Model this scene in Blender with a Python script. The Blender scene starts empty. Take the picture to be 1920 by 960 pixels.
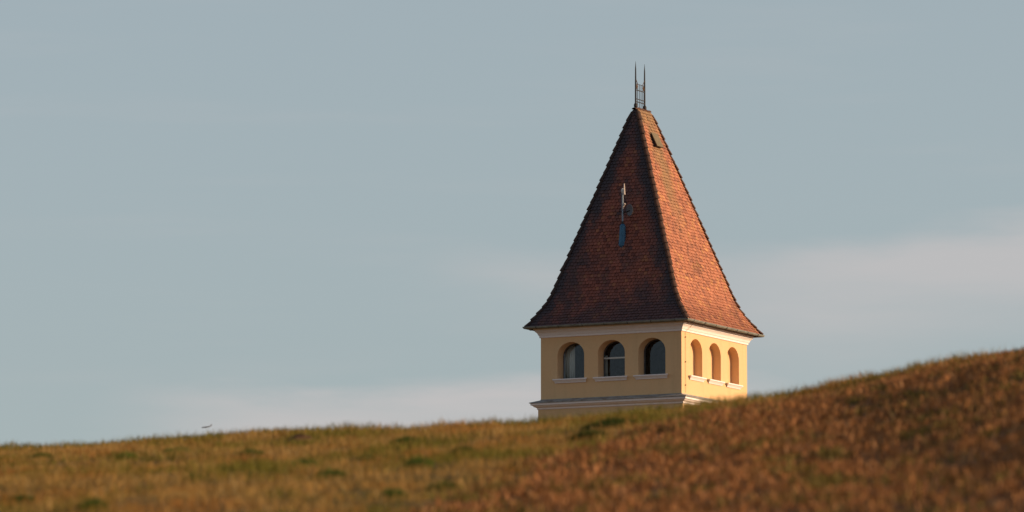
import bpy, bmesh, math, random
import numpy as np
from mathutils import Vector, Matrix

random.seed(7)
rng = np.random.default_rng(11)
scene = bpy.context.scene
C = scene.collection

# ------------------------------------------------------------------ camera
cam_d = bpy.data.cameras.new('camera')
cam = bpy.data.objects.new('camera', cam_d)
C.objects.link(cam)
cam.location = (0, 0, 0)
cam.rotation_euler = (math.radians(90 + 6.8), 0, 0)
cam_d.sensor_width = 36.0
cam_d.lens = 200.0
cam_d.clip_start = 0.5
cam_d.clip_end = 90000.0
cam_d.dof.use_dof = True
cam_d.dof.focus_distance = 218.0
cam_d.dof.aperture_fstop = 3.2
scene.camera = cam

# ------------------------------------------------------------------ sun, sky, exposure
SUN_EL = math.radians(14.0)
SUN_AZ = math.radians(-5.5)          # angle from +X, towards the camera
sun_dir = Vector((math.cos(SUN_EL) * math.cos(SUN_AZ), math.cos(SUN_EL) * math.sin(SUN_AZ), math.sin(SUN_EL)))
sun_d = bpy.data.lights.new('sun', 'SUN')
sun_d.energy = 5.0
sun_d.angle = math.radians(0.5)
sun_d.color = (1.0, 0.715, 0.43)
sun = bpy.data.objects.new('sun', sun_d)
sun.rotation_euler = sun_dir.to_track_quat('Z', 'Y').to_euler()
C.objects.link(sun)

world = bpy.data.worlds.new('World')
scene.world = world
world.use_nodes = True
wn = world.node_tree
for n in list(wn.nodes):
    wn.nodes.remove(n)


class NT:
    """tiny node helper"""
    def __init__(self, tree):
        self.t = tree

    def n(self, typ, **kw):
        nd = self.t.nodes.new(typ)
        for k, v in kw.items():
            setattr(nd, k, v)
        return nd

    def put(self, sock, val):
        if isinstance(val, bpy.types.NodeSocket):
            self.t.links.new(val, sock)
        else:
            sock.default_value = val

    def math(self, op, a, b=0.0, c=None, clamp=False):
        nd = self.n('ShaderNodeMath', operation=op, use_clamp=clamp)
        self.put(nd.inputs[0], a)
        self.put(nd.inputs[1], b)
        if c is not None:
            self.put(nd.inputs[2], c)
        return nd.outputs[0]

    def ramp(self, v, a, b, lo=0.0, hi=1.0):
        nd = self.n('ShaderNodeMapRange', interpolation_type='SMOOTHSTEP')
        self.put(nd.inputs['Value'], v)
        self.put(nd.inputs['From Min'], a)
        self.put(nd.inputs['From Max'], b)
        self.put(nd.inputs['To Min'], lo)
        self.put(nd.inputs['To Max'], hi)
        return nd.outputs['Result']

    def mix(self, f, a, b, blend='MIX'):
        nd = self.n('ShaderNodeMix', data_type='RGBA', blend_type=blend)
        self.put(nd.inputs['Factor'], f)
        self.put(nd.inputs['A'], a)
        self.put(nd.inputs['B'], b)
        return [o for o in nd.outputs if o.type == 'RGBA'][0]

    def noise(self, vec, scale, detail=4.0, rough=0.55, dist=0.0):
        nd = self.n('ShaderNodeTexNoise')
        if vec is not None:
            self.put(nd.inputs['Vector'], vec)
        nd.inputs['Scale'].default_value = scale
        nd.inputs['Detail'].default_value = detail
        nd.inputs['Roughness'].default_value = rough
        nd.inputs['Distortion'].default_value = dist
        return nd.outputs['Fac']

    def comb(self, x, y, z):
        nd = self.n('ShaderNodeCombineXYZ')
        for s, v in zip(nd.inputs, (x, y, z)):
            self.put(s, v)
        return nd.outputs[0]


w = NT(wn)
sky = w.n('ShaderNodeTexSky', sky_type='NISHITA', sun_disc=False)
sky.sun_elevation = SUN_EL
sky.sun_rotation = math.pi / 2 - SUN_AZ
sky.altitude = 300.0
sky.air_density = 1.0
sky.dust_density = 1.6
sky.ozone_density = 1.0
hs = w.n('ShaderNodeHueSaturation')
hs.inputs['Saturation'].default_value = 0.66
w.put(hs.inputs['Color'], w.mix(1.0, sky.outputs['Color'], (0.97, 0.985, 1.02, 1.0), 'MULTIPLY'))
# thin stratus streaks, laid out by compass direction and height above the horizon
tc = w.n('ShaderNodeTexCoord')
sep = w.n('ShaderNodeSeparateXYZ')
w.put(sep.inputs[0], tc.outputs['Generated'])
az = w.math('MULTIPLY', w.math('ARCTAN2', sep.outputs['X'], sep.outputs['Y']), 57.2958)
el = w.math('MULTIPLY', w.math('ARCSINE', sep.outputs['Z']), 57.2958)
wob = w.math('MULTIPLY', w.math('SUBTRACT', w.noise(w.comb(w.math('MULTIPLY', az, 0.32), w.math('MULTIPLY', el, 1.3), 0.0), 1.0, 6.0, 0.55), 0.5), 1.0)
fine = w.noise(w.comb(w.math('MULTIPLY', az, 0.25), w.math('MULTIPLY', el, 2.6), 4.0), 1.0, 5.0, 0.5)

# even pale haze low in the sky, the same all round the horizon
hazy = w.mix(w.ramp(el, 45.0, 2.0, 0.0, 0.62), hs.outputs['Color'], (2.72, 3.28, 3.52, 1.0))


def bank(az0, az1, el0, el1, slope, soft_az, soft_lo, soft_hi):
    """a cloud bank: az range, el range (top rises with slope), soft edges, ragged by noise"""
    e = w.math('ADD', w.math('SUBTRACT', el, w.math('MULTIPLY', w.math('SUBTRACT', az, az0), slope)), w.math('MULTIPLY', wob, 0.8))
    a_ = w.math('ADD', az, w.math('MULTIPLY', wob, 2.0))
    m = w.math('MULTIPLY', w.ramp(a_, az0 - soft_az, az0 + soft_az), w.ramp(a_, az1 + soft_az, az1 - soft_az))
    m = w.math('MULTIPLY', m, w.math('MULTIPLY', w.ramp(e, el0 - soft_lo, el0 + soft_lo), w.ramp(e, el1 + soft_hi, el1 - soft_hi)))
    return m


banks = [w.math('MULTIPLY', bank(2.0, 16.0, 5.7, 6.72, 0.125, 1.5, 0.7, 0.2), 0.82),
         w.math('MULTIPLY', bank(-0.6, 9.0, 6.3, 6.75, -0.01, 1.3, 0.35, 0.25), 0.55),
         bank(-3.4, 2.4, 3.2, 5.42, 0.03, 1.3, 0.6, 0.16),
         bank(-40.0, -13.0, 5.5, 8.5, 0.02, 4.0, 1.0, 0.5),
         bank(22.0, 60.0, 4.0, 9.0, 0.02, 5.0, 1.0, 0.8)]
mask = banks[0]
for b in banks[1:]:
    mask = w.math('MAXIMUM', mask, b)
streak = w.math('MULTIPLY', w.ramp(fine, 0.48, 0.75), w.ramp(el, 40.0, 3.0, 0.03, 0.09))
mask = w.math('MULTIPLY', mask, w.ramp(fine, 0.2, 0.65, 0.65, 1.0))
mask = w.math('MAXIMUM', mask, streak)
cloudcol = w.mix(0.66, hazy, (4.85, 4.25, 4.15, 1.0))
cm = w.math('MULTIPLY', mask, 0.9)
bg = w.n('ShaderNodeBackground')
w.put(bg.inputs['Color'], w.mix(cm, hazy, cloudcol))
bg.inputs['Strength'].default_value = 0.115
wo = w.n('ShaderNodeOutputWorld')
w.put(wo.inputs['Surface'], bg.outputs[0])

vs = scene.view_settings
vs.view_transform = 'Standard'
vs.look = 'None'
vs.exposure = 0.22
vs.gamma = 1.0
vs.use_curve_mapping = False


# ------------------------------------------------------------------ helpers
def tag(o, label=None, cat=None, group=None, kind=None):
    if label:
        o['label'] = label
    if cat:
        o['category'] = cat
    if group:
        o['group'] = group
    if kind:
        o['kind'] = kind
    return o


def empty(name, loc, rz=0.0):
    o = bpy.data.objects.new(name, None)
    C.objects.link(o)
    o.location = loc
    o.rotation_euler = (0, 0, rz)
    return o


class MB:
    """collects verts and faces, builds one mesh object"""
    def __init__(self):
        self.v = []
        self.f = []
        self.c = []

    def face(self, pts, col=None):
        i = len(self.v)
        self.v += [tuple(p) for p in pts]
        self.f.append(tuple(range(i, i + len(pts))))
        self.c.append(col)

    def box(self, x0, x1, y0, y1, z0, z1):
        i = len(self.v)
        self.v += [(x0, y0, z0), (x1, y0, z0), (x1, y1, z0), (x0, y1, z0), (x0, y0, z1), (x1, y0, z1), (x1, y1, z1), (x0, y1, z1)]
        for q in ((0, 3, 2, 1), (4, 5, 6, 7), (0, 1, 5, 4), (1, 2, 6, 5), (2, 3, 7, 6), (3, 0, 4, 7)):
            self.f.append(tuple(i + k for k in q))
            self.c.append(None)

    def tube(self, pts, rads, seg=8, caps=True):
        pts = [Vector(p) for p in pts]
        if not hasattr(rads, '__len__'):
            rads = [rads] * len(pts)
        i0 = len(self.v)
        for k, p in enumerate(pts):
            d = (pts[min(k + 1, len(pts) - 1)] - pts[max(k - 1, 0)]).normalized()
            a = d.cross(Vector((0.31, 0.77, 0.55))).normalized()
            b = d.cross(a)
            for s in range(seg):
                t = 2 * math.pi * s / seg
                self.v.append(tuple(p + (a * math.cos(t) + b * math.sin(t)) * rads[k]))
        for k in range(len(pts) - 1):
            for s in range(seg):
                s2 = (s + 1) % seg
                self.f.append((i0 + k * seg + s, i0 + k * seg + s2, i0 + (k + 1) * seg + s2, i0 + (k + 1) * seg + s))
                self.c.append(None)
        if caps:
            self.f.append(tuple(i0 + s for s in reversed(range(seg))))
            self.f.append(tuple(i0 + (len(pts) - 1) * seg + s for s in range(seg)))
            self.c += [None, None]

    def sweep_square(self, prof, hw, close=True):
        """profile (offset, z) swept round a square of half width hw with mitred corners"""
        n = len(prof)
        rings = []
        for sx, sy in ((-1, -1), (1, -1), (1, 1), (-1, 1)):
            i = len(self.v)
            for o, z in prof:
                self.v.append((sx * (hw + o), sy * (hw + o), z))
            rings.append(i)
        for k in range(4):
            a, b = rings[k], rings[(k + 1) % 4]
            for j in range(n if close else n - 1):
                j2 = (j + 1) % n
                self.f.append((a + j, b + j, b + j2, a + j2))
                self.c.append(None)

    def build(self, name, mat, parent=None, smooth=False, fix=True):
        me = bpy.data.meshes.new(name)
        me.from_pydata(self.v, [], self.f)
        if any(c is not None for c in self.c):
            at = me.color_attributes.new('tint', 'FLOAT_COLOR', 'CORNER')
            cols = np.ones((len(me.loops), 4), dtype=np.float32)
            li = 0
            for f, c in zip(self.f, self.c):
                if c is not None:
                    cols[li:li + len(f), :3] = c
                li += len(f)
            at.data.foreach_set('color', cols.ravel())
        if fix:
            bm = bmesh.new()
            bm.from_mesh(me)
            bmesh.ops.remove_doubles(bm, verts=bm.verts, dist=1e-5)
            bmesh.ops.recalc_face_normals(bm, faces=bm.faces)
            bm.to_mesh(me)
            bm.free()
        if smooth:
            for p in me.polygons:
                p.use_smooth = True
        me.materials.append(mat)
        o = bpy.data.objects.new(name, me)
        C.objects.link(o)
        if parent:
            o.parent = parent
        return o


def copy_obj(o, parent=None):
    c = o.copy()
    C.objects.link(c)
    if parent:
        c.parent = parent
    return c


# ------------------------------------------------------------------ materials
def material(name):
    m = bpy.data.materials.new(name)
    m.use_nodes = True
    t = NT(m.node_tree)
    b = m.node_tree.nodes['Principled BSDF']
    return m, t, b


def bump(t, b, h, strength, dist):
    bn = t.n('ShaderNodeBump')
    bn.inputs['Strength'].default_value = strength
    bn.inputs['Distance'].default_value = dist
    t.put(bn.inputs['Height'], h)
    t.put(b.inputs['Normal'], bn.outputs[0])


def plaster(name, col, col2, stain, rough=0.9):
    m, t, b = material(name)
    co = t.n('ShaderNodeTexCoord').outputs['Object']
    n1 = t.noise(co, 0.55, 5, 0.6)
    n2 = t.noise(co, 9.0, 4, 0.6)
    sp = t.n('ShaderNodeSeparateXYZ')
    t.put(sp.inputs[0], co)
    run = t.noise(t.comb(t.math('MULTIPLY', sp.outputs[0], 2.4), t.math('MULTIPLY', sp.outputs[1], 2.4), t.math('MULTIPLY', sp.outputs[2], 0.22)), 1.0, 5, 0.6)
    c = t.mix(t.ramp(n1, 0.3, 0.7), col + (1,), col2 + (1,))
    c = t.mix(t.math('MULTIPLY', t.ramp(run, 0.5, 0.8), stain), c, tuple(x * 0.55 for x in col) + (1,))
    c = t.mix(t.math('MULTIPLY', t.ramp(n2, 0.35, 0.7), 0.10), c, tuple(x * 0.6 for x in col) + (1,))
    t.put(b.inputs['Base Color'], c)
    b.inputs['Roughness'].default_value = rough
    b.inputs['Specular IOR Level'].default_value = 0.2
    bump(t, b, t.noise(co, 38.0, 3, 0.6), 0.25, 0.01)
    return m


M_wall = plaster('ochre_plaster', (0.72, 0.445, 0.235), (0.68, 0.45, 0.25), 0.22)
M_wall_low = plaster('ochre_plaster_shaft', (0.68, 0.45, 0.24), (0.66, 0.44, 0.24), 0.16)
M_trim = plaster('white_trim', (0.84, 0.755, 0.74), (0.80, 0.72, 0.71), 0.16, 0.8)


def tile_mat(name):
    m, t, b = material(name)
    at = t.n('ShaderNodeVertexColor', layer_name='tint').outputs['Color']
    co = t.n('ShaderNodeTexCoord').outputs['Object']
    n = t.noise(co, 7.0, 5, 0.65)
    c = t.mix(t.math('MULTIPLY', t.ramp(n, 0.45, 0.8), 0.35), at, (0.055, 0.045, 0.04, 1))
    t.put(b.inputs['Base Color'], c)
    b.inputs['Roughness'].default_value = 0.82
    b.inputs['Specular IOR Level'].default_value = 0.25
    bump(t, b, t.noise(co, 60.0, 3, 0.6), 0.4, 0.008)
    return m


M_tile = tile_mat('clay_tile')


def flat_mat(name, col, rough=0.6, metal=0.0, var=0.25, scale=6.0, col2=None, spec=0.4):
    m, t, b = material(name)
    co = t.n('ShaderNodeTexCoord').outputs['Object']
    n = t.noise(co, scale, 5, 0.6)
    c2 = col2 or tuple(x * (1 - var * 2) for x in col)
    t.put(b.inputs['Base Color'], t.mix(t.ramp(n, 0.35, 0.7), tuple(col) + (1,), tuple(c2) + (1,)))
    b.inputs['Roughness'].default_value = rough
    b.inputs['Metallic'].default_value = metal
    b.inputs['Specular IOR Level'].default_value = spec
    return m


M_hip = flat_mat('hip_clay', (0.105, 0.052, 0.036), 0.9, 0, 0.3, 2.6, (0.032, 0.03, 0.032), 0.15)
M_under = flat_mat('roof_boarding', (0.045, 0.035, 0.03), 0.9)
M_zinc = flat_mat('weathered_zinc', (0.25, 0.25, 0.225), 0.55, 0.2, 0.2, 4.0, (0.16, 0.16, 0.14))
M_lead = flat_mat('cornice_flashing', (0.30, 0.295, 0.29), 0.6, 0.1, 0.25, 3.0, (0.17, 0.145, 0.125))
M_iron = flat_mat('black_iron', (0.035, 0.03, 0.03), 0.6, 0.3, 0.2)
M_rust = flat_mat('rusty_iron', (0.16, 0.085, 0.045), 0.8, 0.1, 0.25, 20.0)
M_frame = flat_mat('window_frame_paint', (0.10, 0.10, 0.105), 0.5)
M_white = flat_mat('white_paint', (0.62, 0.62, 0.60), 0.5, 0, 0.08)
M_curtain = flat_mat('curtain_cloth', (0.82, 0.81, 0.70), 0.95, 0, 0.06, 3.0, None, 0.1)
M_blue = flat_mat('blue_sheet_metal', (0.035, 0.13, 0.235), 0.45, 0.2, 0.12, 5.0)
M_steel = flat_mat('galvanised_pipe', (0.22, 0.27, 0.33), 0.45, 0.4, 0.1)
M_dish = flat_mat('grey_dish_paint', (0.115, 0.115, 0.135), 0.6, 0, 0.06)
M_pink = flat_mat('pale_plastic', (0.55, 0.45, 0.40), 0.6, 0, 0.05)
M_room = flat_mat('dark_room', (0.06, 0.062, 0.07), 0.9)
M_hatch = flat_mat('mossy_hatch_sheet', (0.17, 0.125, 0.075), 0.8, 0.1, 0.2, 6.0, (0.12, 0.10, 0.06))
M_plane = flat_mat('airliner_paint', (0.21, 0.22, 0.25), 0.5, 0, 0.03)
M_cable = flat_mat('lightning_wire', (0.36, 0.25, 0.13), 0.6, 0.2, 0.1)

M_glass = bpy.data.materials.new('window_glass')
M_glass.use_nodes = True
gt = NT(M_glass.node_tree)
for n_ in list(M_glass.node_tree.nodes):
    M_glass.node_tree.nodes.remove(n_)
fr = gt.n('ShaderNodeFresnel')
fr.inputs['IOR'].default_value = 1.5
tr = gt.n('ShaderNodeBsdfTransparent')
tr.inputs['Color'].default_value = (0.70, 0.74, 0.78, 1)
gl = gt.n('ShaderNodeBsdfGlossy')
gl.inputs['Roughness'].default_value = 0.03
gl.inputs['Color'].default_value = (0.85, 0.9, 1.0, 1)
mx = gt.n('ShaderNodeMixShader')
gt.put(mx.inputs[0], fr.outputs[0])
gt.put(mx.inputs[1], tr.outputs[0])
gt.put(mx.inputs[2], gl.outputs[0])
go = gt.n('ShaderNodeOutputMaterial')
gt.put(go.inputs['Surface'], mx.outputs[0])


# ------------------------------------------------------------------ terrain
def vnoise(x, y, seed):
    """value noise on arrays, 0..1"""
    xi = np.floor(x).astype(np.int64)
    yi = np.floor(y).astype(np.int64)
    fx = x - xi
    fy = y - yi
    fx = fx * fx * (3 - 2 * fx)
    fy = fy * fy * (3 - 2 * fy)

    def h(a, b):
        n = (a * 374761393 + b * 668265263 + seed * 1442695041) & 0x7fffffff
        n = ((n ^ (n >> 13)) * 1274126177) & 0x7fffffff
        n = n ^ (n >> 16)
        return (n & 0xffff) / 65535.0
    return ((h(xi, yi) * (1 - fx) + h(xi + 1, yi) * fx) * (1 - fy) + (h(xi, yi + 1) * (1 - fx) + h(xi + 1, yi + 1) * fx) * fy)


def fbm(x, y, seed, octv=4):
    s = 0.0
    a = 0.5
    for k in range(octv):
        s = s + a * vnoise(x * 2 ** k, y * 2 ** k, seed + k * 17)
        a *= 0.5
    return s / (1 - 0.5 ** octv)


ZX = np.array([-40, -8, -7, -6, -5, -4, -3, -2, -1, -.5, 0, .5, 1, 1.5, 2, 2.5, 3, 3.5, 4, 4.5, 5, 5.5, 6, 7, 8, 40.])
ZC = np.array([6.725, 6.725, 6.638, 6.571, 6.541, 6.508, 6.464, 6.414, 6.373, 6.344, 6.322, 6.322, 6.34, 6.36, 6.384, 6.402, 6.413, 6.457, 6.512, 6.561, 6.605, 6.634, 6.646, 6.705, 6.8, 6.9]) - 0.108 + 0.085 * np.clip((ZX - 2.5) / 2.5, 0, 1) - 0.03 * np.clip((-2 - ZX) / 3, 0, 1)
HILL_DROP = 0.0


def sstep(a, b, x):
    t = np.clip((x - a) / (b - a), 0, 1)
    return t * t * (3 - 2 * t)


def ground_z(x, y):
    yc = 74 - np.clip(x, -12, 12)
    t = yc - y
    m = .12 + .01 * np.clip(x / 6, -.5, 1)
    hill = np.interp(x, ZX, ZC) - np.where(t > 0, m, .15) * (np.sqrt(t * t + 64) - 8)
    side = np.maximum(0, np.abs(x) - 14)
    hill = hill - 0.035 * side * side / (side + 20)
    wob = (fbm(x / 2.6, y / 6.0, 3) - 0.5) * 0.16 + (fbm(x / 0.55, y / 1.2, 9, 3) - 0.5) * 0.05
    hill = hill + wob * sstep(14, 26, y)
    plain = 1.2 + 1.5 * (fbm(x / 90.0, y / 90.0, 5) - 0.5)
    near = -1.66 + 0.02 * np.maximum(y, -30)
    base = np.where(y > 74, plain, near)
    k = 1.2                                                     # smooth maximum
    d = np.clip((hill - base) / k, -30, 30)
    z = base + k * np.log1p(np.exp(d))
    z = np.where(y > 45, z, np.where(y < 25, np.minimum(z, hill * sstep(2, 12, y) + near * (1 - sstep(2, 12, y))), hill))
    z = np.where((y <= 45) & (y >= 25), hill, z)
    far = sstep(250, 4000, np.hypot(x, y))
    return z * (1 - far) + far * (-2.0)


def axis(dense0, dense1, step, lo, hi):
    a = list(np.arange(dense0, dense1 + 1e-6, step))
    s, p = step, dense1
    while p < hi:
        s *= 1.28
        p += s
        a.append(min(p, hi))
    s, p = step, dense0
    while p > lo:
        s *= 1.28
        p -= s
        a.insert(0, max(p, lo))
    return np.array(a)


gx = axis(-11, 11, 0.16, -32000, 32000)
gy = axis(24, 86, 0.22, -32000, 32000)
GX, GY = np.meshgrid(gx, gy)
GZ = ground_z(GX, GY)
nx, ny = len(gx), len(gy)
gm = bpy.data.meshes.new('hillside')
verts = np.stack([GX.ravel(), GY.ravel(), GZ.ravel()], 1).astype(np.float32)
ii = np.arange((ny - 1) * (nx - 1))
r_, c_ = ii // (nx - 1), ii % (nx - 1)
q0 = r_ * nx + c_
quads = np.stack([q0, q0 + 1, q0 + nx + 1, q0 + nx], 1).astype(np.int32)


def np_mesh(me, verts, faces):
    n, k = faces.shape
    me.vertices.add(len(verts))
    me.vertices.foreach_set('co', verts.astype(np.float32).ravel())
    me.loops.add(n * k)
    me.loops.foreach_set('vertex_index', faces.astype(np.int32).ravel())
    me.polygons.add(n)
    me.polygons.foreach_set('loop_start', (np.arange(n) * k).astype(np.int32))
    me.update(calc_edges=True)


def brown_mask(x, y):
    """1 on the bare brown side of the slope"""
    xb = np.interp(y, [24, 40.2, 45, 48, 53.4, 56.75, 60.1, 63, 70], [-1.8, -0.65, -0.13, 0.36, 1.1, 1.71, 2.75, 4.4, 9.0])
    return sstep(-0.2, 0.25, x - xb + (fbm(x / 0.5, y / 1.8, 31) - 0.5) * 0.9)


def top_fringe(x, y):
    """green strip along the crest"""
    yc = 74 - np.clip(x, -12, 12)
    return sstep(11.5, 8.0, yc - y + (fbm(x / 0.9, y / 0.9, 37) - 0.5) * 4.0)


np_mesh(gm, verts, quads)
bmv = np.clip(brown_mask(verts[:, 0], verts[:, 1]), 0, 1)
grn = fbm(verts[:, 0] / 1.1, verts[:, 1] / 2.8, 51)
soil_b = np.array([0.23, 0.10, 0.04])
soil_g = np.array([0.19, 0.115, 0.034])
soil_gr = np.array([0.085, 0.085, 0.018])
gcol = soil_g * (1 - bmv[:, None]) + soil_b * bmv[:, None]
kk = (sstep(0.5, 0.7, grn) * (0.8 - 0.55 * bmv))[:, None]
gcol = gcol * (1 - kk) + soil_gr * kk
at = gm.color_attributes.new('tint', 'FLOAT_COLOR', 'POINT')
at.data.foreach_set('color', np.concatenate([gcol, np.ones((len(gcol), 1))], 1).astype(np.float32).ravel())
gm.polygons.foreach_set('use_smooth', np.ones(len(quads), dtype=bool))
m, t, b = material('hill_soil')
vc = t.n('ShaderNodeVertexColor', layer_name='tint').outputs['Color']
co = t.n('ShaderNodeTexCoord').outputs['Object']
n1 = t.noise(co, 5.0, 6, 0.65)
t.put(b.inputs['Base Color'], t.mix(t.ramp(n1, 0.35, 0.7, 0.0, 0.6), vc, (0.06, 0.035, 0.014, 1)))
b.inputs['Roughness'].default_value = 0.95
b.inputs['Specular IOR Level'].default_value = 0.1
bump(t, b, t.noise(co, 9.0, 5, 0.65), 0.8, 0.06)
gm.materials.append(m)
hill_o = bpy.data.objects.new('hillside', gm)
C.objects.link(hill_o)
tag(hill_o, 'grassy hillside rising to the right in front of the tower', None, None, 'structure')

# ------------------------------------------------------------------ tower
TH = math.radians(26.917)
TX, TY, Z0 = 5.147, 219.88, 20.434        # axis of the tower and foot of its top storey
BASE = float(ground_z(np.array([TX]), np.array([TY]))[0]) - 0.3
H0 = Z0 - BASE                             # local height of that foot
tower = empty('tower', (TX, TY, BASE), -TH)
tag(tower, 'square ochre plastered tower with steep red tiled roof rising behind the hill', 'tower')
HW = 3.0
SHAFT = 3.08
WALL_T = 0.5
TOP = 2.74


def face_pt(k, a, d, z):
    """face k of the square: a runs along the wall (left to right from outside), d is depth into the wall"""
    x, y = a, -(HW - d)
    for _ in range(k):
        x, y = -y, x
    return (x, y, H0 + z)


# window layout per face: (centre, half width, sill, spring, top)
left_w = [(-1.71, .575, .80, 1.72, 2.225), (0.025, .575, .80, 1.72, 2.225), (1.745, .575, .80, 1.72, 2.225)]
right_w = [(-1.70, .57, .78, 1.72, 2.235), (0.0, .57, .78, 1.72, 2.235), (1.68, .57, .78, 1.72, 2.235)]
NICHE = 0.33
faces_w = [left_w, right_w, left_w, right_w]
NSEG = 18
wallb = MB()
inner = MB()


def arch(win):
    c, hwid, s, sp, tp = win
    return [(c + hwid * math.cos(math.pi - math.pi * i / NSEG), sp + (tp - sp) * math.sin(math.pi * i / NSEG)) for i in range(NSEG + 1)]


for k, wins in enumerate(faces_w):
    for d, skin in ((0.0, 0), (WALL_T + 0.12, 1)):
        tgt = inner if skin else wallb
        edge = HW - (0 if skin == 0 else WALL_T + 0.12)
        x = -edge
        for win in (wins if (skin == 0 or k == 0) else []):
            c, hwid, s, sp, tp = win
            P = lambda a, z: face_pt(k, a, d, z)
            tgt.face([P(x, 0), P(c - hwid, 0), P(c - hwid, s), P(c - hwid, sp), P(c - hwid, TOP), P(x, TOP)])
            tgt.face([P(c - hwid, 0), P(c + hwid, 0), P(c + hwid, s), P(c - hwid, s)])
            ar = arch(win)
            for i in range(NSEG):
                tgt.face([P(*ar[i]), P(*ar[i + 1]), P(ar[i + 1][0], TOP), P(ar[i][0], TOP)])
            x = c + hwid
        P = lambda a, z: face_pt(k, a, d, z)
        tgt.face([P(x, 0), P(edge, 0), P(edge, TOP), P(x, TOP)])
    for win in wins:
        c, hwid, s, sp, tp = win
        line = [(c - hwid, s)] + arch(win) + [(c + hwid, s)]
        D = WALL_T + 0.12 if k == 0 else NICHE
        if k != 0:
            wallb.face([face_pt(k, a, D, z) for a, z in line])
        for i in range(len(line)):
            a0, a1 = line[i], line[(i + 1) % len(line)]
            wallb.face([face_pt(k, a0[0], 0, a0[1]), face_pt(k, a1[0], 0, a1[1]), face_pt(k, a1[0], D, a1[1]), face_pt(k, a0[0], D, a0[1])])
wall = wallb.build('wall', M_wall, tower)
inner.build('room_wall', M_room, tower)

sh = MB()
sh.box(-SHAFT, SHAFT, -SHAFT, SHAFT, 0, H0 - 0.30)
sh.build('shaft_wall', M_wall_low, tower)
fl = MB()
fl.box(-HW + .3, HW - .3, -HW + .3, HW - .3, H0 - 0.02, H0 + 0.05)
fl.box(-HW + .3, HW - .3, -HW + .3, HW - .3, H0 + TOP - 0.1, H0 + TOP - 0.01)
fl.build('floor_slab', M_room, tower)

# string course under the top storey: sloping zinc flashing over white mouldings
lc = MB()
lc.sweep_square([(o, H0 + z) for o, z in ((-.1, -.36), (.085, -.36), (.115, -.335), (.115, -.29), (.14, -.275), (.20, -.25), (.235, -.215), (.245, -.195), (.30, -.19), (.305, -.115), (-.1, -.02))], HW)
lc.build('lower_cornice', M_trim, tower)
fs = MB()
fs.sweep_square([(o, H0 + z) for o, z in ((-.05, .045), (.012, .045), (.012, .02), (.345, -.085), (.345, -.112), (.31, -.112), (-.05, .0))], HW)
fs.build('flashing', M_lead, tower)
# eaves cornice
uc = MB()
uc.sweep_square([(o, H0 + z) for o, z in ((-.1, 2.43), (.035, 2.43), (.045, 2.445), (.045, 2.505), (.065, 2.515), (.075, 2.535), (.10, 2.60), (.15, 2.655), (.175, 2.665), (.18, 2.73), (.215, 2.735), (.22, 2.80), (-.1, 2.80))], HW)
uc.build('eaves_cornice', M_trim, tower)

# windows
rot = [0, math.pi / 2, math.pi, -math.pi / 2]


def face_part(o, k):
    o.rotation_euler = (0, 0, rot[k])
    o.location = (0, 0, H0)


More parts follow.
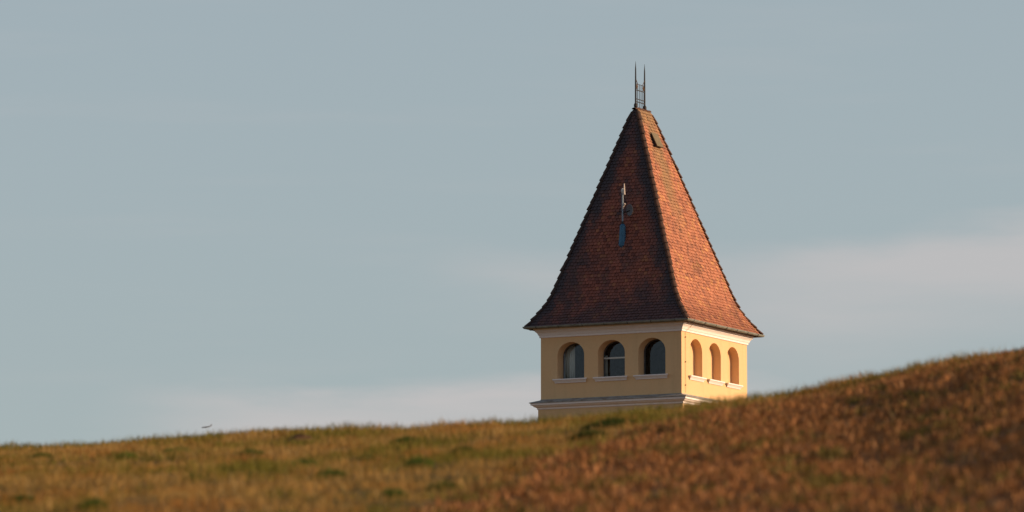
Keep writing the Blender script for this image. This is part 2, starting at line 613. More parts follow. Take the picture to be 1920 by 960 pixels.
for k, wins in enumerate(faces_w):
    for i, win in enumerate(wins):
        c, hwid, s, sp, tp = win
        if k == 0:
            D0 = -(HW - WALL_T)                 # y of the frame front, local to the face
            fw = 0.045
            outl = [(c - hwid - .01, s)] + [(c + (a - c) * 1.015, z + .005) for a, z in arch(win)] + [(c + hwid + .01, s)]
            inl = []
            for a, z in [(c - hwid, s)] + arch(win) + [(c + hwid, s)]:
                fx = (a - c) / hwid
                inl.append((c + (a - c) * (1 - fw / hwid), max(s + fw, z - fw * max(0, (z - sp) / (tp - sp))) if z > s else s + fw))
            f = MB()
            for j in range(len(outl)):
                j2 = (j + 1) % len(outl)
                o0, o1, i0, i1 = outl[j], outl[j2], inl[j], inl[j2]
                f.face([(o0[0], D0, o0[1]), (o1[0], D0, o1[1]), (i1[0], D0, i1[1]), (i0[0], D0, i0[1])])
                f.face([(i0[0], D0, i0[1]), (i1[0], D0, i1[1]), (i1[0], D0 + .06, i1[1]), (i0[0], D0 + .06, i0[1])])
                f.face([(o0[0], D0 + .06, o0[1]), (o1[0], D0 + .06, o1[1]), (i1[0], D0 + .06, i1[1]), (i0[0], D0 + .06, i0[1])])
            win_o = f.build('window', M_frame, tower)
            face_part(win_o, k)
            g = MB()
            g.face([(a, D0 + .03, z) for a, z in inl])
            pane = g.build('pane', M_glass, win_o, fix=False)
            if k == 0 and i == 1:
                tb = MB()
                tb.box(c - hwid + .02, c + hwid - .02, D0 - .02, D0 + .028, 1.545, 1.605)
                tb.build('transom', M_white, win_o)
                tb = MB()
                tb.box(c - hwid + .3, c + hwid - .02, D0 - .02, D0 + .028, s + .015, s + .06)
                tb.build('bottom_rail', M_white, win_o)
            if k == 0 and i == 0:
                tb = MB()
                tb.box(c - hwid + .03, c - hwid + .07, D0 - .015, D0 + .028, s + .04, sp + .1)
                tb.build('sash_stile', M_steel, win_o)

            def curtain(a0, a1, z0, z1):
                cb = MB()
                n = max(8, int((a1 - a0) / .02))
                pts = [(a0 + (a1 - a0) * q / n, D0 + .16 + .028 * math.sin(q * 1.25) + .01 * math.sin(q * .37)) for q in range(n + 1)]
                for q in range(n):
                    (x0, y0), (x1, y1) = pts[q], pts[q + 1]
                    cb.face([(x0, y0, z0), (x1, y1, z0), (x1, y1, z1), (x0, y0, z1)])
                cu = cb.build('curtain', M_curtain, win_o, smooth=True)
                sm = cu.modifiers.new('cloth', 'SOLIDIFY')
                sm.thickness = 0.006
            if k == 0 and i == 0:
                curtain(c - .64, c - .14, s, 2.32)
            if k == 0 and i == 1:
                curtain(c - .78, c - .47, s, 1.7)
        # sill: moulded, longer at the top
        sb = MB()
        L = hwid + (.115 if k == 0 else .075)
        pr = [(0.02, s - .155), (-.035, s - .155), (-.05, s - .12), (-.085, s - .075), (-.115, s - .045), (-.13, s - .04), (-.13, s + .003), (.3, s + .02), (.3, s - .02), (.02, s - .03)]
        ends = []
        for sgn in (-1, 1):
            row = []
            for (yy, zz) in pr:
                ext = L + (-yy if yy < 0 else 0) * 0.7 - .05
                if yy > .1:
                    ext = hwid - .002
                row.append((c + sgn * ext, -HW + yy, zz))
            ends.append(row)
        for q in range(len(pr)):
            q2 = (q + 1) % len(pr)
            sb.face([ends[0][q], ends[1][q], ends[1][q2], ends[0][q2]])
        for e in ends:
            sb.face(e[:7] + [(e[6][0], -HW + .02, s + .004), e[9], e[0]] if False else e)
        so = sb.build('sill', M_trim, tower)
        face_part(so, k)

# lightning conductor on the sunny side, near the corner
lw = MB()
lw.tube([(-2.69, -HW - .03, .08), (-2.69, -HW - .03, 2.42), (-2.66, -HW - .10, 2.50), (-2.42, -HW - .24, 2.74)], .007, 5)
lo = lw.build('lightning_conductor', M_cable, tower)
face_part(lo, 1)
for z in (.38, 1.27, 2.22):
    cl = MB()
    cl.tube([(-2.69, -HW + .02, z), (-2.69, -HW - .05, z)], .026, 8)
    co_ = cl.build('clip', M_cable, lo)

# ------------------------------------------------------------------ roof
HT = np.array([2.80, 2.85, 2.954, 3.211, 3.448, 3.745, 3.979, 4.317, 4.928, 5.521, 6.516, 9.242, 11.47])
GT = np.array([1.012, 1.0, .975, .922, .866, .815, .776, .738, .678, .615, .513, .232, 0.0])
RV0, RV1, RU = -.75, .45, .075            # ends and half thickness of the ridge
EAVE = 3.40


def g_of(h):
    return float(np.interp(h, HT, GT))


# smooth the profile a little
hs_f = np.linspace(2.80, 11.47, 400)
gs_f = np.interp(hs_f, HT, GT)
for _ in range(60):
    gs_f[1:-1] = (gs_f[:-2] + 2 * gs_f[1:-1] + gs_f[2:]) / 4


def lim(h):
    """(u half, v front, v back) of the roof at height h"""
    g = float(np.interp(h, hs_f, gs_f))
    return (RU + (EAVE - RU) * g, RV0 + (-EAVE - RV0) * g, RV1 + (EAVE - RV1) * g)


under = MB()
hh = [2.80 + (11.44 - 2.80) * i / 40 for i in range(41)]
rings = []
for h in hh:
    u, v0, v1 = lim(h)
    q = .05
    rings.append([(-u + q, v0 + q, H0 + h - .02), (u - q, v0 + q, H0 + h - .02), (u - q, v1 - q, H0 + h - .02), (-u + q, v1 - q, H0 + h - .02)])
for a, b_ in zip(rings[:-1], rings[1:]):
    for j in range(4):
        under.face([a[j], a[(j + 1) % 4], b_[(j + 1) % 4], b_[j]])
under.face(rings[0][::-1])
under.face(rings[-1])
roof = under.build('roof', M_under, tower)

# arclength table of the slope (horizontal run = change of u)
arc = [0.0]
for i in range(1, 400):
    arc.append(arc[-1] + math.hypot(hs_f[i] - hs_f[i - 1], (gs_f[i] - gs_f[i - 1]) * (EAVE - RU)))
arc = np.array(arc)
EXPO = 0.137
TW = 0.152
sheen = [(0.0), ]


def tile_colour(k, a, h, hip):
    """clay colour of one tile: fired variation, lichen and soot in patches, sun and shade tints by side"""
    base = np.array([0.36, 0.125, 0.066])
    r = random.random()
    if r < .10:
        base = np.array([0.42, 0.17, 0.07])
    elif r < .22:
        base = np.array([0.24, 0.085, 0.05])
    base = base * random.uniform(.84, 1.14)
    X = np.array([a + 31.7 * k])
    Y = np.array([h])
    n = float(fbm(X / .9, Y / 1.3, 71)[0])
    n2 = float(fbm(X / .35, Y / .5, 83)[0])
    if k in (0, 3):                        # sides away from the sun: heavy dark growth, shade painted into the clay
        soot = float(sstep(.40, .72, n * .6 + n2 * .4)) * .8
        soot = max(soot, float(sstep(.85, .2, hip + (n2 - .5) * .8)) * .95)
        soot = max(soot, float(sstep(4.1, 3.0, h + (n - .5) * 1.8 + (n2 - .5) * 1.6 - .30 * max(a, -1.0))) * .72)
        base = base * np.array([0.72, 0.66, 0.86])  # clay made darker and bluer, shade put into the colour
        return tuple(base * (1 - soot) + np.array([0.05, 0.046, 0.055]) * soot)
    soot = float(sstep(.52, .74, n * .55 + n2 * .45)) * .45
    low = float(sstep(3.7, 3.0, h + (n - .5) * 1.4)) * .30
    grey = float(sstep(.75, .1, abs(a + .15 + .12 * (9 - h) * 0.5 + (n2 - .5) * .8))) * float(sstep(5.6, 8.8, h)) * .62
    grey = max(grey, float(sstep(10.4, 11.2, h)) * .6)
    base = base * np.array([1.16, 1.32, 1.48])  # sunlit sides: clay lightened, sunlight put into the colour
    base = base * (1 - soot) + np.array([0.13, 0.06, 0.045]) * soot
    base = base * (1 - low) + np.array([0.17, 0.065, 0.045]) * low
    return tuple(base * (1 - grey) + np.array([0.235, 0.175, 0.09]) * grey)


for k in range(4):
    tb = MB()
    nrow = int(arc[-1] / EXPO)
    for r in range(nrow + 1):
        s0 = r * EXPO
        s1 = min(s0 + EXPO * 1.75, arc[-1])
        if s1 - s0 < .05:
            continue
        h0, h1 = float(np.interp(s0, arc, hs_f)), float(np.interp(s1, arc, hs_f))

        def rng_at(h):
            u, v0, v1 = lim(h)
            if k == 0:
                return -u, u, -v0
            if k == 1:
                return v0, v1, u
            if k == 2:
                return -u, u, v1
            return -v1, -v0, u
        l0, r0, d0 = rng_at(h0)
        l1, r1, d1 = rng_at(h1)
        tx, tz = d1 - d0, h1 - h0
        ln = math.hypot(tx, tz)
        nxo, nzo = tz / ln, -tx / ln         # outward normal in (depth, height)
        off = (TW / 2 if r % 2 else 0) + .01 * math.sin(r * 2.1)
        a = math.floor((l0 - off) / TW) * TW + off
        while a < r0:
            wv = random.uniform(-.006, .006)
            lift = .056 + random.uniform(-.007, .008)
            drop = random.uniform(-.008, .008)
            cx = a + TW / 2 + wv
            hwid = TW / 2 - .007
            if cx - hwid < r0 and cx + hwid > l0:
                mid = min(max(cx, l0), r0)
                hip = min(mid - l0, r0 - mid)
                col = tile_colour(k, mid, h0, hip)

                def pt(aa, f, up):
                    L = l0 + (l1 - l0) * f
                    R = r0 + (r1 - r0) * f
                    aa = min(max(aa, L), R)
                    d = d0 + tx * f + nxo * up
                    z = h0 + tz * f + nzo * up
                    p = (aa, -d)
                    x, y = p
                    for _ in range(k):
                        x, y = -y, x
                    return (x, y, H0 + z)
                e = drop / ln
                out = [(-1, .065 + e), (-.62, .012 + e), (0, e - .01), (.62, .012 + e), (1, .065 + e)]
                top = [pt(cx + hwid * q, f, lift) for q, f in out]
                bot = [pt(cx + hwid * q, f, lift - .026) for q, f in out]
                tl, tr_ = pt(cx - hwid, 1, .006), pt(cx + hwid, 1, .006)
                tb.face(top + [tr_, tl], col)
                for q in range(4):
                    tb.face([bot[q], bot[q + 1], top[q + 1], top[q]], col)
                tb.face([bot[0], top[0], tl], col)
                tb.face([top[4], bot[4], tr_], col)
            a += TW
    to = tb.build('tile_field', M_tile, roof, fix=False)
    to['kind'] = 'stuff'

# hip tiles: half cones, each overlapping the one below
def hip_mesh():
    hb = MB()
    L, seg = .40, 8
    for (rz, rad, zz) in ((0, .125, .02), (1, .095, -.005)):
        pass
    ro, ri = [], []
    for x, rad, up in ((0.0, .112, .026), (L, .088, -.010)):
        ro.append([(x, rad * math.cos(math.pi * j / seg), rad * .72 * math.sin(math.pi * j / seg) + up) for j in range(seg + 1)])
        ri.append([(x, (rad - .02) * math.cos(math.pi * j / seg), (rad - .02) * .72 * math.sin(math.pi * j / seg) + up - .004) for j in range(seg + 1)])
    for j in range(seg):
        hb.face([ro[0][j], ro[0][j + 1], ro[1][j + 1], ro[1][j]])
        hb.face([ri[0][j], ri[1][j], ri[1][j + 1], ri[0][j + 1]])
        hb.face([ro[0][j], ri[0][j], ri[0][j + 1], ro[0][j + 1]])
    return hb


proto = None


def hip_tile(p, d, up, sc=1.0, name='hip_tile'):
    global proto
    if proto is None:
        proto = hip_mesh().build('hip_tile', M_hip, roof)
        o = proto
    else:
        o = copy_obj(proto, roof)
    if name != 'hip_tile':
        o.name = name
    d = d.normalized()
    s = up.cross(d).normalized()
    n = d.cross(s)
    mt = Matrix((d, s, n)).transposed().to_4x4()
    mt.translation = p
    o.matrix_local = mt @ Matrix.Diagonal((sc, sc, sc, 1))
    return o


for su, which in ((-1, 1), (1, 1), (1, 2), (-1, 2)):
    s = 0.02
    while s < arc[-1] - .27:
        h0 = float(np.interp(s, arc, hs_f))
        h1 = float(np.interp(min(s + .3, arc[-1]), arc, hs_f))
        l0, l1 = lim(h0), lim(h1)
        p0 = Vector((su * l0[0], l0[which], H0 + h0))
        p1 = Vector((su * l1[0], l1[which], H0 + h1))
        outw = Vector((su, -1 if which == 1 else 1, .35)).normalized()
        j = Vector((random.uniform(-.012, .012), random.uniform(-.012, .012), random.uniform(-.01, .01)))
        hip_tile(p0 + outw * .005 + j, p1 - p0, outw)
        s += .315 + random.uniform(-.012, .012)
for i in range(4):
    v = RV1 + .0 - i * .31
    hip_tile(Vector((0, v, H0 + 11.455)), Vector((0, -1, 0)), Vector((0, 0, 1)), 1.05, 'ridge_tile')

# roof hatch on the sunny slope
u_a, _, _ = lim(9.95)
u_b, _, _ = lim(10.52)
hb = MB()
dirv = Vector((u_b - u_a, 0, 10.52 - 9.95))
nrm = Vector((dirv.z, 0, -dirv.x)).normalized()
dv = dirv.normalized()
P0 = Vector((u_a, -.14, H0 + 9.95))


def hp(vv, f, up):
    return tuple(P0 + Vector((0, vv, 0)) + dirv * f + nrm * up)


hb.face([hp(-.29, 0, .20), hp(.29, 0, .20), hp(.29, 1, .13), hp(-.29, 1, .13)])
hb.face([hp(-.29, 0, .17), hp(-.29, 1, .10), hp(.29, 1, .10), hp(.29, 0, .17)])
for a_, b_ in (((-.29, 0, .20, .17), (.29, 0, .20, .17)), ((.29, 0, .20, .17), (.29, 1, .13, .10)), ((.29, 1, .13, .10), (-.29, 1, .13, .10)), ((-.29, 1, .13, .10), (-.29, 0, .20, .17))):
    hb.face([hp(a_[0], a_[1], a_[2]), hp(a_[0], a_[1], a_[3]), hp(b_[0], b_[1], b_[3]), hp(b_[0], b_[1], b_[2])])
hatch = hb.build('hatch_lid', M_hatch, roof)
hc = MB()
i8 = [hp(-.25, .04, -.05), hp(.25, .04, -.05), hp(.25, .96, -.05), hp(-.25, .96, -.05), hp(-.25, .04, .17), hp(.25, .04, .17), hp(.25, .96, .11), hp(-.25, .96, .11)]
for q in ((0, 3, 2, 1), (4, 5, 6, 7), (0, 1, 5, 4), (1, 2, 6, 5), (2, 3, 7, 6), (3, 0, 4, 7)):
    hc.face([i8[j] for j in q])
hc.build('hatch_frame', M_iron, roof)

# gutters: half round zinc troughs on four sides, with brackets
GO = 3.455
for k in range(4):
    gb = MB()
    rg = .075
    n = 8
    prof = [(GO + rg * math.cos(math.pi + math.pi * j / n), 2.835 + rg * math.sin(math.pi + math.pi * j / n)) for j in range(n + 1)]
    prof_in = [(GO + (rg - .008) * math.cos(math.pi + math.pi * j / n), 2.838 + (rg - .008) * math.sin(math.pi + math.pi * j / n)) for j in range(n + 1)]
    loop = prof + prof_in[::-1]
    A = [(-d, -d, H0 + z) for d, z in loop]
    B = [(d, -d, H0 + z) for d, z in loop]
    for j in range(len(loop)):
        j2 = (j + 1) % len(loop)
        gb.face([A[j], B[j], B[j2], A[j2]])
    # rolled front lip
    gb.tube([(-GO - rg + .004, -GO - rg + .004, H0 + 2.838), (GO + rg - .004, -GO - rg + .004, H0 + 2.838)], .011, 6)
    go_ = gb.build('gutter', M_zinc, tower)
    go_.rotation_euler = (0, 0, rot[k])
    for q in range(7):
        a = -2.95 + q * .983 + random.uniform(-.04, .04)
        bb = MB()
        pts = [(a, -(GO + (rg + .006) * math.cos(math.pi + math.pi * j / n)), H0 + 2.837 + (rg + .006) * math.sin(math.pi + math.pi * j / n)) for j in range(n + 1)]
        bb.tube(pts, .012, 5)
        bb.build('gutter_bracket', M_iron, go_)
# eaves board closing the overhang between cornice and gutter
eb = MB()
eb.sweep_square([(o, H0 + z) for o, z in ((.10, 2.802), (.375, 2.79), (.375, 2.85), (.10, 2.86))], HW)
eb.build('eaves_board', M_rust, tower)

# ------------------------------------------------------------------ iron cresting on the ridge
HC = H0 + 0.07
CR = MB()
V0, V1 = RV0 + .02, .075
for z, r in ((12.16, .020), (11.81, .018), (11.70, .020), (12.40, .012)):
    CR.tube([(0, V0, HC + z), (0, V1, HC + z)], r, 6)
crest = CR.build('ridge_cresting', M_iron, tower)
for v in (V0, V1):
    pb = MB()
    pb.tube([(0, v, HC + 11.38), (0, v, HC + 11.62), (0, v, HC + 12.45), (0, v, HC + 12.98), (0, v, HC + 13.28)], [.040, .035, .031, .024, .004], 8)
    pb.build('spike', M_iron, crest)
    kb = MB()
    kb.tube([(0, v, HC + 11.42), (0, v, HC + 11.50), (0, v, HC + 11.58), (0, v, HC + 11.66)], [.02, .075, .075, .02], 10)
    kb.build('base_knob', M_iron, crest)
    sg = 1 if v == V0 else -1
    sc = MB()
    sc.tube([(0, v, HC + 12.66), (0, v + sg * .05, HC + 12.56), (0, v + sg * .15, HC + 12.44), (0, v + sg * .20, HC + 12.40)], .013, 6)
    cpt = [(0, v + sg * (.105 + .075 * (1 - q / 22) * math.cos(q * .62)), HC + 12.28 + .10 * (1 - q / 22) * math.sin(q * .62)) for q in range(18)]
    sc.tube(cpt, .016, 5)
    sc.build('scroll', M_rust, crest)
    s2 = MB()
    cpt = [(0, v - sg * .05 + .06 * (1 - q / 16) * math.cos(q * .7), HC + 11.58 + .07 * (1 - q / 16) * math.sin(q * .7)) for q in range(12)]
    s2.tube(cpt, .012, 5)
    s2.build('scroll', M_iron, crest)
for q in range(1, 5):
    v = V0 + (V1 - V0) * q / 5
    bb = MB()
    bb.tube([(0, v, HC + 11.50), (0, v, HC + 12.41)], .0125, 6)
    bb.build('bar', M_iron, crest)

# ------------------------------------------------------------------ aerial mast on the shaded slope
cth, sth = math.cos(TH), math.sin(TH)


def tw(u, v, h):
    return Vector((TX + u * cth + v * sth, TY - u * sth + v * cth, Z0 + h))


MU, MH = .17, 5.98
MV = lim(MH)[1]
mast = empty('aerial_mast', tw(MU, MV, MH), -TH)
tag(mast, 'thin aerial mast with a grey dish in a blue sleeve on the shaded roof slope', 'aerial')
mb = MB()
mb.tube([(0, -.02, .45), (0, -.02, 2.12)], .034, 10)
mb.build('mast', M_steel, mast)
sl = MB()
sl.tube([(-.04, .12, -.14), (-.045, .03, -.02), (0, -.02, .74), (0, -.02, .80)], [.150, .145, .112, .05], 16)
sl.build('sleeve', M_blue, mast)
cp = MB()
cp.tube([(0, -.02, .78), (0, -.02, .90)], [.06, .04], 10)
cp.build('collar', M_iron, mast)
tp_ = MB()
tp_.tube([(0, -.02, 2.0), (0, -.02, 2.05), (0, -.02, 2.14), (0, -.02, 2.18)], [.035, .055, .055, .02], 10)
tp_.build('cap', M_white, mast)
rod = MB()
rod.tube([(.09, -.06, 1.93), (.09, -.06, 2.10), (.085, -.06, 2.36)], [.045, .034, .022], 8)
rod.tube([(0, -.02, 1.98), (.09, -.06, 1.98)], .018, 6)
rod.build('rod_aerial', M_pink, mast)
# dish: shallow bowl tilted up, seen from its shaded side, feed arm catching the sun
db = MB()
seg, rr = 24, 5
cen = Vector((.34, -.06, 1.31))
axis_d = Vector((-.40, -.90, -.02)).normalized()
ax_a = axis_d.cross(Vector((0, 0, 1))).normalized()
ax_b = ax_a.cross(axis_d)
rows_ = []
for sh_ in (0, .005):
    for i in range(rr + 1):
        rad = .235 * i / rr
        dep = .035 * (i / rr) ** 2
        rows_.append([tuple(cen + ax_a * rad * .86 * math.cos(2 * math.pi * j / seg) + ax_b * rad * math.sin(2 * math.pi * j / seg) + axis_d * (dep - sh_)) for j in range(seg)])
for blk in (0, rr + 1):
    for i in range(rr):
        for j in range(seg):
            j2 = (j + 1) % seg
            db.face([rows_[blk + i][j], rows_[blk + i][j2], rows_[blk + i + 1][j2], rows_[blk + i + 1][j]])
for j in range(seg):
    j2 = (j + 1) % seg
    db.face([rows_[rr][j], rows_[rr][j2], rows_[2 * rr + 1][j2], rows_[2 * rr + 1][j]])
dish = db.build('dish', M_dish, mast, smooth=True)
ab = MB()
ab.tube([(0, -.02, 1.22), (.14, -.03, 1.25), tuple(cen - axis_d * .01)], .022, 6)
ab.build('bracket', M_iron, dish)
fb = MB()
fb.tube([(.12, -.22, 1.36), (.15, -.25, 1.46), (.22, -.26, 1.55)], [.04, .03, .045], 8)
fb.build('feed_horn', M_pink, dish)

# ------------------------------------------------------------------ airliner far off, low above the hill
el_p = math.radians(6.8) - math.atan((800.5 - 480) / 10667)
DP = 19000.0
pp = Vector(((385.5 - 960) / 10667 * DP, DP, DP * math.tan(el_p)))
plane = empty('aeroplane', pp, 0)
plane.rotation_euler = (0, math.radians(-9.0), math.radians(14))
tag(plane, 'tiny grey aeroplane flying low over the grass ridge far from the tower', 'aeroplane')
pb = MB()
pb.tube([(-17, 0, -.6), (-16, 0, -.3), (-13.5, 0, 0), (9, 0, 0), (15, 0, .8), (18, 0, 1.4)], [.3, 1.2, 1.95, 1.95, 1.1, .3], 14)
pb.build('fuselage', M_plane, plane, smooth=True)


def wingish(name, pts, th):
    wb = MB()
    up = [(x, y, z + th / 2) for x, y, z in pts]
    dn = [(x, y, z - th / 2) for x, y, z in pts]
    wb.face(up)
    wb.face(dn[::-1])
    for j in range(len(pts)):
        j2 = (j + 1) % len(pts)
        wb.face([dn[j], dn[j2], up[j2], up[j]])
    return wb.build(name, M_plane, plane)


for s in (-1, 1):
    wingish('wing', [(-4, s * 1.5, -1), (3, s * 1.5, -1), (7.5, s * 17, .6), (5.8, s * 17, .6)], .5)
    wingish('tailplane', [(13, s * .6, 1), (16.5, s * .6, 1), (18, s * 6, 1.5), (16.8, s * 6, 1.5)], .3)
    eb_ = MB()
    eb_.tube([(-3.5, s * 5.6, -2.0), (-3, s * 5.6, -2.0), (.6, s * 5.6, -1.9)], [.9, 1.05, .6], 10)
    eb_.build('engine', M_plane, plane)
fb = MB()
fin = [(11.5, 1.5), (16.8, 1.3), (18.8, 7.6), (16.6, 7.6)]
fb.face([(x, .2, z) for x, z in fin])
fb.face([(x, -.2, z) for x, z in reversed(fin)])
for j in range(4):
    a_, b_ = fin[j], fin[(j + 1) % 4]
    fb.face([(a_[0], .2, a_[1]), (a_[0], -.2, a_[1]), (b_[0], -.2, b_[1]), (b_[0], .2, b_[1])])
fb.build('tail_fin', M_plane, plane)


# ------------------------------------------------------------------ grass and stubble
def grass_mat(name, trans):
    m = bpy.data.materials.new(name)
    m.use_nodes = True
    t = NT(m.node_tree)
    b = m.node_tree.nodes['Principled BSDF']
    col = t.n('ShaderNodeVertexColor', layer_name='tint').outputs['Color']
    t.put(b.inputs['Base Color'], col)
    b.inputs['Roughness'].default_value = 0.7
    b.inputs['Specular IOR Level'].default_value = 0.15
    tl = t.n('ShaderNodeBsdfTranslucent')
    t.put(tl.inputs['Color'], col)
    mx = t.n('ShaderNodeMixShader')
    mx.inputs[0].default_value = trans
    t.put(mx.inputs[1], b.outputs[0])
    t.put(mx.inputs[2], tl.outputs[0])
    o = [n for n in m.node_tree.nodes if n.type == 'OUTPUT_MATERIAL'][0]
    t.put(o.inputs['Surface'], mx.outputs[0])
    return m


M_grass = grass_mat('grass_blades', 0.35)
M_stub = grass_mat('dead_stalks', 0.25)


def blades(name, x, y, length, width, lean, col, mat, zoff=-0.01):
    """one mesh of tapering bent blades: 5 verts, quad + tip as 3 tris"""
    n = len(x)
    z = ground_z(x, y) + zoff
    th = rng.uniform(0, 2 * np.pi, n)
    fx, fy = np.cos(th), np.sin(th)
    ph = rng.uniform(0, 2 * np.pi, n)
    lx, ly = np.cos(ph) * lean * length, np.sin(ph) * lean * length
    up = length * np.sqrt(np.clip(1 - lean ** 2, .05, 1))
    hw = width / 2
    V = np.zeros((n, 5, 3))
    V[:, 0] = np.stack([x - fx * hw, y - fy * hw, z], 1)
    V[:, 1] = np.stack([x + fx * hw, y + fy * hw, z], 1)
    V[:, 2] = np.stack([x + lx * .3 + fx * hw * .75, y + ly * .3 + fy * hw * .75, z + up * .55], 1)
    V[:, 3] = np.stack([x + lx * .3 - fx * hw * .75, y + ly * .3 - fy * hw * .75, z + up * .55], 1)
    V[:, 4] = np.stack([x + lx, y + ly, z + up], 1)
    i0 = (np.arange(n) * 5)[:, None]
    T = np.concatenate([i0 + np.array([[0, 1, 2]]), i0 + np.array([[0, 2, 3]]), i0 + np.array([[3, 2, 4]])], 0)
    me = bpy.data.meshes.new(name)
    np_mesh(me, V.reshape(-1, 3), T)
    at = me.color_attributes.new('tint', 'FLOAT_COLOR', 'POINT')
    cc = np.repeat(np.concatenate([np.clip(col, 0, 1), np.ones((n, 1))], 1), 5, 0)
    at.data.foreach_set('color', cc.astype(np.float32).ravel())
    me.materials.append(mat)
    o = bpy.data.objects.new(name, me)
    C.objects.link(o)
    return o


def scatter(n, y0, y1, power=1.0):
    """points over the slope, in a strip that widens away from the camera, plus a margin"""
    y = y0 + (y1 - y0) * rng.random(n) ** power
    half = 0.096 * y + 1.6
    x = (rng.random(n) * 2 - 1) * half
    keep = rng.random(n) < half / (0.096 * y1 + 1.6)
    return x[keep], y[keep]


# meadow grass
x, y = scatter(420000, 27, 76, 0.8)
bm_ = brown_mask(x, y)
fr_ = top_fringe(x, y)
dens = fbm(x / 0.28, y / 0.28, 61, 3)
keep = (rng.random(len(x)) > np.maximum(bm_ - 0.9 * fr_ * sstep(.40, .55, fbm(x / .8, y / .8, 63)), 0.0) * 0.97) & (dens + rng.uniform(-.2, .2, len(x)) > 0.38)
x, y, bm_, fr_, dens = x[keep], y[keep], bm_[keep], fr_[keep], dens[keep]
n = len(x)
gmix = fbm(x / 0.75, y / 2.0, 41)
gmix2 = fbm(x / 0.22, y / 0.3, 43, 3)
green = sstep(.475, .615, gmix * .62 + gmix2 * .38 + fr_ * .14 + rng.uniform(-.06, .06, n))
darkp = sstep(.60, .72, fbm(x / .45, y / .9, 47, 3))
dry = np.array([0.37, 0.215, 0.064]) * rng.uniform(.65, 1.25, n)[:, None]
straw = np.array([0.48, 0.33, 0.13]) * rng.uniform(.8, 1.1, n)[:, None]
isst = (rng.random(n) < .10)[:, None]
dry = np.where(isst, straw, dry)
gr = np.array([0.165, 0.14, 0.022]) * rng.uniform(.6, 1.3, n)[:, None]
redd = sstep(.5, .7, fbm(x / .6, y / 1.5, 49, 3))[:, None]
dry = dry * (1 - redd * np.array([0.12, 0.32, 0.45]))
col = (dry * (1 - green[:, None]) + gr * green[:, None])
length = rng.uniform(.045, .10, n) * (0.25 + 1.5 * dens) * (1 + .5 * darkp * green) * (1 + .35 * fr_) * np.where(rng.random(n) < .008, 1.5, 1.0) * (1 + .45 * fr_ * sstep(.60, .72, fbm(x / .22, y / .4, 91, 2)))
length = np.minimum(length, .185)
grass = blades('meadow_grass', x, y, length, rng.uniform(.006, .012, n), rng.uniform(.15, .8, n), col, M_grass)
tag(grass, 'dry golden and green meadow grass covering the hillside', 'grass', None, 'stuff')

# brown stubble and dead leaves
x, y = scatter(420000, 25, 70, 0.8)
bm_ = brown_mask(x, y)
cl = fbm(x / 0.16, y / 0.2, 67, 3)
keep = (rng.random(len(x)) < bm_) & (cl + rng.uniform(-.15, .15, len(x)) > .42)
x, y, cl = x[keep], y[keep], cl[keep]
n = len(x)
hue = fbm(x / .35, y / .6, 73, 3)
base = np.array([0.285, 0.122, 0.044])[None] * rng.uniform(.6, 1.35, n)[:, None]
pale = np.array([0.37, 0.19, 0.085])[None] * rng.uniform(.8, 1.15, n)[:, None]
base = np.where((rng.random(n) < .15)[:, None], pale, base)
gk = (sstep(.55, .72, hue + rng.uniform(-.06, .06, n)) * .8)[:, None]
col = base * (1 - gk) + np.array([0.11, 0.10, 0.02]) * gk
stub = blades('brown_stubble', x, y, rng.uniform(.03, .095, n) * (0.2 + 1.6 * cl), rng.uniform(.012, .034, n), rng.uniform(.1, .85, n), col, M_stub)
tag(stub, 'reddish brown dead stubble covering the right hand slope', 'stubble', None, 'stuff')

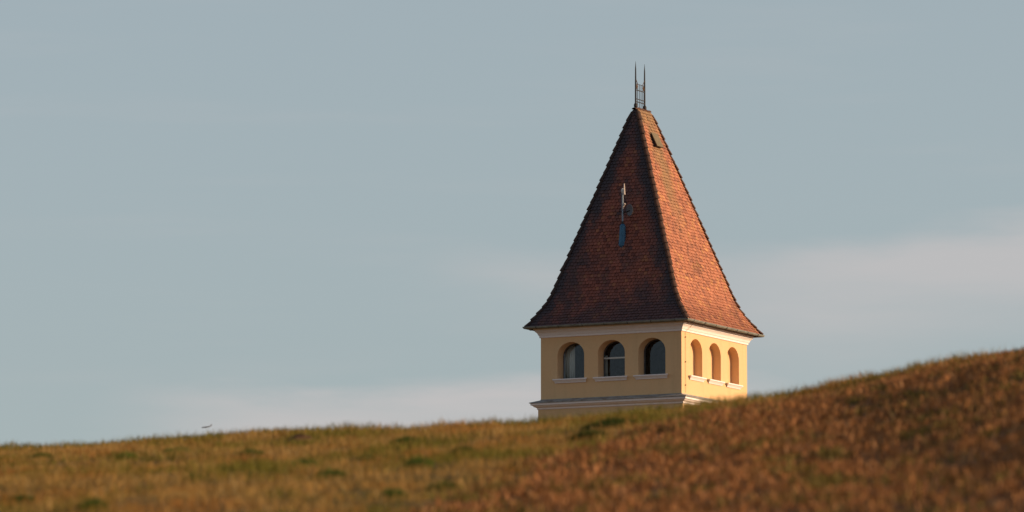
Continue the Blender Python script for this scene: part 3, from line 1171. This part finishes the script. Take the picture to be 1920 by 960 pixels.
# a few dark green tussocks that stand out of the sward
tuss = [(0.96, 57.0, .34, .19, 'broad dark green grass tussock on the ridge in front of the tower'),
        (0.72, 53.9, .24, .14, 'low dark green grass tussock at the edge of the brown stubble'),
        (-.78, 47.4, .15, .13, 'small round bright green tussock alone in the dry grass')]
small = [(-3.89, 57.2), (-3.43, 58.1), (-2.6, 56.3), (-5.11, 61.5), (-1.31, 50.8), (-.44, 52.1), (-1.47, 46.0), (-1.07, 56.8),
         (-2.59, 46.0), (-1.83, 49.8), (-.87, 41.9), (-2.98, 40.4), (-3.87, 44.5), (-.52, 43.2)]
for p in small:
    tuss.append((p[0], p[1], random.uniform(.12, .19), random.uniform(.10, .14), None))
for (cx, cy, rad, hgt, lab) in tuss:
    nb = 1500 if lab else 900
    a_ = rng.uniform(0, 2 * np.pi, nb)
    r__ = rad * np.sqrt(rng.random(nb))
    x = cx + r__ * np.cos(a_) * .8
    y = cy + r__ * np.sin(a_)
    col = np.array([0.042, 0.062, 0.010]) * rng.uniform(.5, 1.4, nb)[:, None] * ((2.1 if 'bright' in lab else 1.0) if lab else random.uniform(1.3, 2.2))
    o = blades('grass_tussock', x, y, hgt * rng.uniform(.5, 1.0, nb) * (1.05 - .5 * r__ / rad), rng.uniform(.008, .014, nb), rng.uniform(.1, .7, nb), col, M_grass)
    if lab:
        tag(o, lab, 'grass tussock')
    else:
        tag(o, 'small green grass tuft in the dry golden meadow', 'grass tussock', 'green tufts scattered over the dry grass')

# a low mound of bare earth thrown up near the crest
mo = MB()
mx0, my0 = -2.3, 61.6
rings_m = []
for i in range(6):
    f = i / 5
    ring = []
    for j in range(18):
        a_ = 2 * math.pi * j / 18
        rr_ = (1 - f) * (1 + .16 * math.sin(3 * a_ + 1) + random.uniform(-.06, .06)) + .01
        X_, Y_ = mx0 + .24 * rr_ * math.cos(a_), my0 + .30 * rr_ * math.sin(a_)
        zg = float(ground_z(np.array([X_]), np.array([Y_]))[0])
        ring.append((X_, Y_, zg - .02 + .13 * math.sin(f * math.pi / 2) + random.uniform(-.008, .008)))
    rings_m.append(ring)
for ra, rb in zip(rings_m[:-1], rings_m[1:]):
    for j in range(18):
        mo.face([ra[j], ra[(j + 1) % 18], rb[(j + 1) % 18], rb[j]])
mo.face(rings_m[-1])
mound = mo.build('earth_mound', flat_mat('dark_earth', (0.11, 0.055, 0.03), 0.95, 0, 0.3, 14.0, None, 0.1), None, smooth=True)
tag(mound, 'small dark brown mound of bare earth near the grassy crest', 'earth mound')
